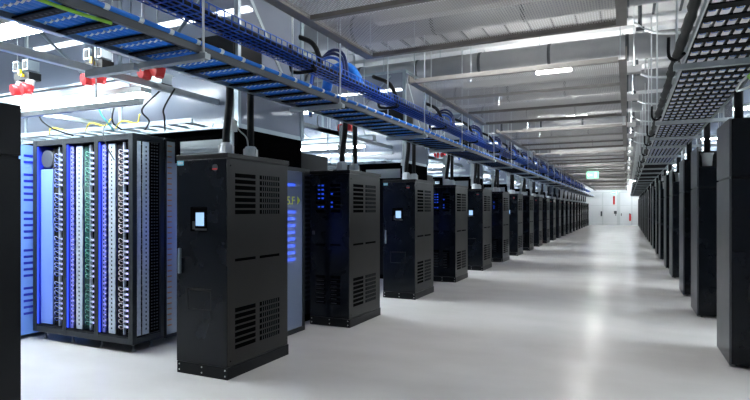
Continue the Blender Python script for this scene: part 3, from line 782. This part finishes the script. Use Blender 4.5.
# ---------------------------------------------------------------- cable drops onto the left cabinets
for i in range(22):
    yy = 4.08 + 2.53 * i
    for s, (dy, lean) in enumerate(((.36, .0), (.76, .0))):
        x = RX - .32
        top = (x + (.05 if s == 0 else .0), yy + dy, LZ + .35)
        o = MB().tube(smooth_path([(x, yy + dy, CH + .13), (x + .0, yy + dy, 2.45), (x + .045 * (1 - s), yy + dy, 2.8), top], 5), .038, 10).build('conduit', rubber)
        tag(o, '%s thick black conduit rising from the %s left cabinet' % ('nearer' if s == 0 else 'farther', ORD[i]), 'conduit', 'black conduits on the left cabinets')
        if i % 2 == 0: pass
    t = thing('support_post', 'galvanised post with bracket standing on the %s left cabinet between its conduits' % ORD[i], 'post', (RX - .42, yy + .56, CH), 'galvanised posts on the left cabinets')
    MB().box(-.02, .02, -.02, .02, 0, .72).box(-.055, -.035, -.02, .02, .1, .72).build('post', galv, t)
    MB().box(-.07, .04, -.05, .05, .30, .42).build('bracket', white_pl, t)
    if i == 0 or i == 1:
        loose_cable([(RX - .36, yy + .52, 2.62), (RX - .34, yy + .58, 2.50), (RX - .30, yy + .66, 2.42), (RX - .32, yy + .72, 2.32)], .008, white_pl, 'thin white cable looping between posts on the %s left cabinet' % ORD[i])

# ---------------------------------------------------------------- right cable ladder
RX0, RX1, RZ = .44, 1.06, 2.90
t = thing('cable_ladder', 'long cable ladder of black cables above the right row of cabinets', 'cable ladder', (0, 0, RZ))
MB().box(RX0 - .006, RX0 + .006, 1.5, YF, -.02, .03).build('side_rail', galv_lt, t)
MB().box(RX1 - .006, RX1 + .006, 1.5, YF, -.02, .03).build('side_rail', galv, t)
rme = MB().box(RX0 + .01, RX1 - .01, -.05, .05, .0, .012).mesh('rung', rung_m)
y = 1.7; cnt = 0; rest = MB()
while y < YF:
    if cnt < 100:
        o = bpy.data.objects.new('rung', rme); COL.objects.link(o); o.parent = t; o.location = (0, y, 0)
    else: rest.box(RX0 + .01, RX1 - .01, y - .05, y + .05, -.005, .03)
    cnt += 1; y += .25
o = rest.build('rung', rung_m, t); o['kind'] = 'stuff'
tt = ['first', 'second', 'third', 'fourth', 'fifth', 'sixth', 'seventh', 'eighth']
for j in range(8):
    x = RX0 + .05 + j * .074
    pts = []; y = 1.5; kk = 0
    while y < YF: pts.append((x, y, RZ + .045)); y += .5
    o = tag(MB().tube(pts, .020, 7).build('cable_bundle', rubber), '%s black cable bundle from the aisle on the right cable ladder' % tt[j], 'cable bundle', 'black bundles on the right cable ladder')
    q = MB(); y = 1.7 + .075
    while y < 17:
        q.box(x - .022, x + .022, y - .01, y + .075, RZ - .006, RZ + .002, 0)
        q.tube([(x - .03, y - .03, RZ + .015), (x - .015, y - .03, RZ - .008), (x + .015, y - .03, RZ - .008), (x + .03, y - .03, RZ + .015)], .0028, 4, 1)
        y += .25
    q.build('cable_ties', [lav_m, blue_cable], o)['kind'] = 'stuff'
# black bristly bundle outside the aisle-side rail
pts = []; y = 1.5; rr = []
while y < YF: pts.append((RX0 - .05 + R_.uniform(-.008, .008), y, RZ + .05)); rr.append(.022 + R_.uniform(0, .022)); y += .12
tag(MB().tube(pts, .03, 8, radii=rr).build('cable_bundle', rubber), 'bumpy black cable bundle outside the aisle side rail of the right ladder', 'cable bundle')
for i, yy in enumerate([3.4, 5.27, 8.6, 10.5, 11.94, 14.1, 16.2, 18.3, 20.5, 23, 25.5, 28, 30.5, 33, 36, 39, 42, 45, 48, 51, 54, 57]):
    trapeze(RX0 - .02, RX1 + .75, yy, RZ, ZC - .02, '%s rod and strut hanger from the camera holding the right ladder' % ORD[i], 'hangers of the right cable ladder', .4)
    o = MB().tube(smooth_path([(RX0 - .02, yy - .25, RZ + .0), (RX0 - .06, yy - .15, RZ - .02), (RX0 - .10, yy - .15, RZ - .015), (RX0 - .125, yy - .15, RZ + .03), (RX0 - .125, yy - .15, RZ + .17)], 5), .014, 8).build('cable_waterfall', rubber)
    tag(o, '%s black hook shaped cable bracket from the camera beside the right ladder' % ORD[i], 'cable bracket', 'hook brackets beside the right ladder')
# conduits down to the right cabinets and cross conduits under the ceiling
n = 0
for k in range(11):
    for kind, yy, zt in (('A', 6.62 + 5.06 * k, 2.58), ('B', 9.47 + 5.06 * k, 2.5)):
        if yy > 58: continue
        x = RYX + (.12 if kind == 'A' else .16); dy = .24
        tag(MB().tube([(x, yy + dy, zt - .03), (x, yy + dy, RZ + .05), (x, yy + dy, RZ + .5)], .045, 10).build('conduit', rubber), 'thick black conduit rising from the %s cabinet of the right row' % ORD[n], 'conduit', 'black conduits on the right cabinets')
        n += 1
loose_cable([(1.2, 5.6, 2.95), (1.0, 6.0, 2.86), (.98, 6.3, 2.80), (1.2, 6.5, 2.9)], .012, white_pl, 'thin white cable looping under the right ladder')
loose_cable([(1.05, 5.5, 2.86), (1.0, 5.9, 2.84), (1.25, 6.2, 2.86)], .010, green_y, 'thin green cable under the right ladder')
for k in range(0, 8):
    y = 3.2 + 3.0 * k
    t = thing('pipe_run', '%s thin steel pipe from the camera with black sleeves crossing beside the mesh panels' % ORD[k], 'pipe', (0, y, 4.2), 'thin pipes beside the mesh panels')
    MB().tube(smooth_path([(.1, 0, .3), (.25, 0, .18), (.55, 0, .08), (1.6, 0, 0)], 5), .022, 8).build('pipe', galv_lt, t)
    MB().tube([(.18, .03, 1.1), (.18, .03, .2)], .03, 8).box(.12, .24, -.02, .08, .16, .22).build('sleeve', rail_m, t)

# right hall behind the cabinets: enclosures and lamps
for k in range(6):
    yo = 5.06 * k
    t = thing('aisle_enclosure', 'white polycarbonate enclosure behind the right row, %s from the camera' % ORD[k], 'enclosure', (2.0, 8.2 + yo, 0), 'polycarbonate enclosures behind the right row')
    MB().box(0, 6, 0, 1.2, .05, 2.2).build('racks', black, t)
    MB().box(0, 6, 0, .012, 2.24, 4.4).box(0, .012, .012, 1.2, 2.24, 4.4).build('sheet', poly, t)
    MB().box(-.02, .03, -.02, .03, 2.2, 4.4).box(-.02, .03, 1.17, 1.22, 2.2, 4.4).box(0, 6, -.02, .02, 2.2, 2.25).box(-.02, .02, 0, 1.2, 2.2, 2.25).build('frame', galv, t)
    luminaire(1.9, 6.5, 7.3 + yo, 2.75, 'tube lamp behind the right row, %s from the camera' % ORD[k], 'tube lamps behind the right row')
    luminaire(1.9, 6.5, 7.6 + yo, 3.6, 'high tube lamp behind the right row, %s from the camera' % ORD[k], 'tube lamps behind the right row', wd=.2)

# ---------------------------------------------------------------- exit signs
def exit_sign(x, y, z, label):
    t = thing('exit_sign', label, 'sign', (x, y, z), 'green exit signs')
    MB().box(-.27, .27, 0, .06, .08, .42).build('sign_box', exit_m, t)
    q = MB().box(-.16, -.02, -.008, 0, .22, .27)
    q.quad([(-.24, -.008, .245), (-.16, -.008, .16), (-.16, -.008, .33)])
    q.box(.1, .16, -.008, 0, .12, .3).tube([(.13, -.008, .345), (.13, 0, .345)], .035, 10)
    q.build('pictogram', exit_w, t)
    for s in (-.2, .2): MB().tube([(s, .03, .42), (s, .03, ZC - z - .02)], .01, 5).build('hanger', galv, t)
exit_sign(-1.5, 28.0, 3.03, 'lit green exit sign hanging under the mesh panels halfway down the aisle')
exit_sign(-1.1, 58.8, 3.05, 'small lit green exit sign at the far end above the white wall doors')
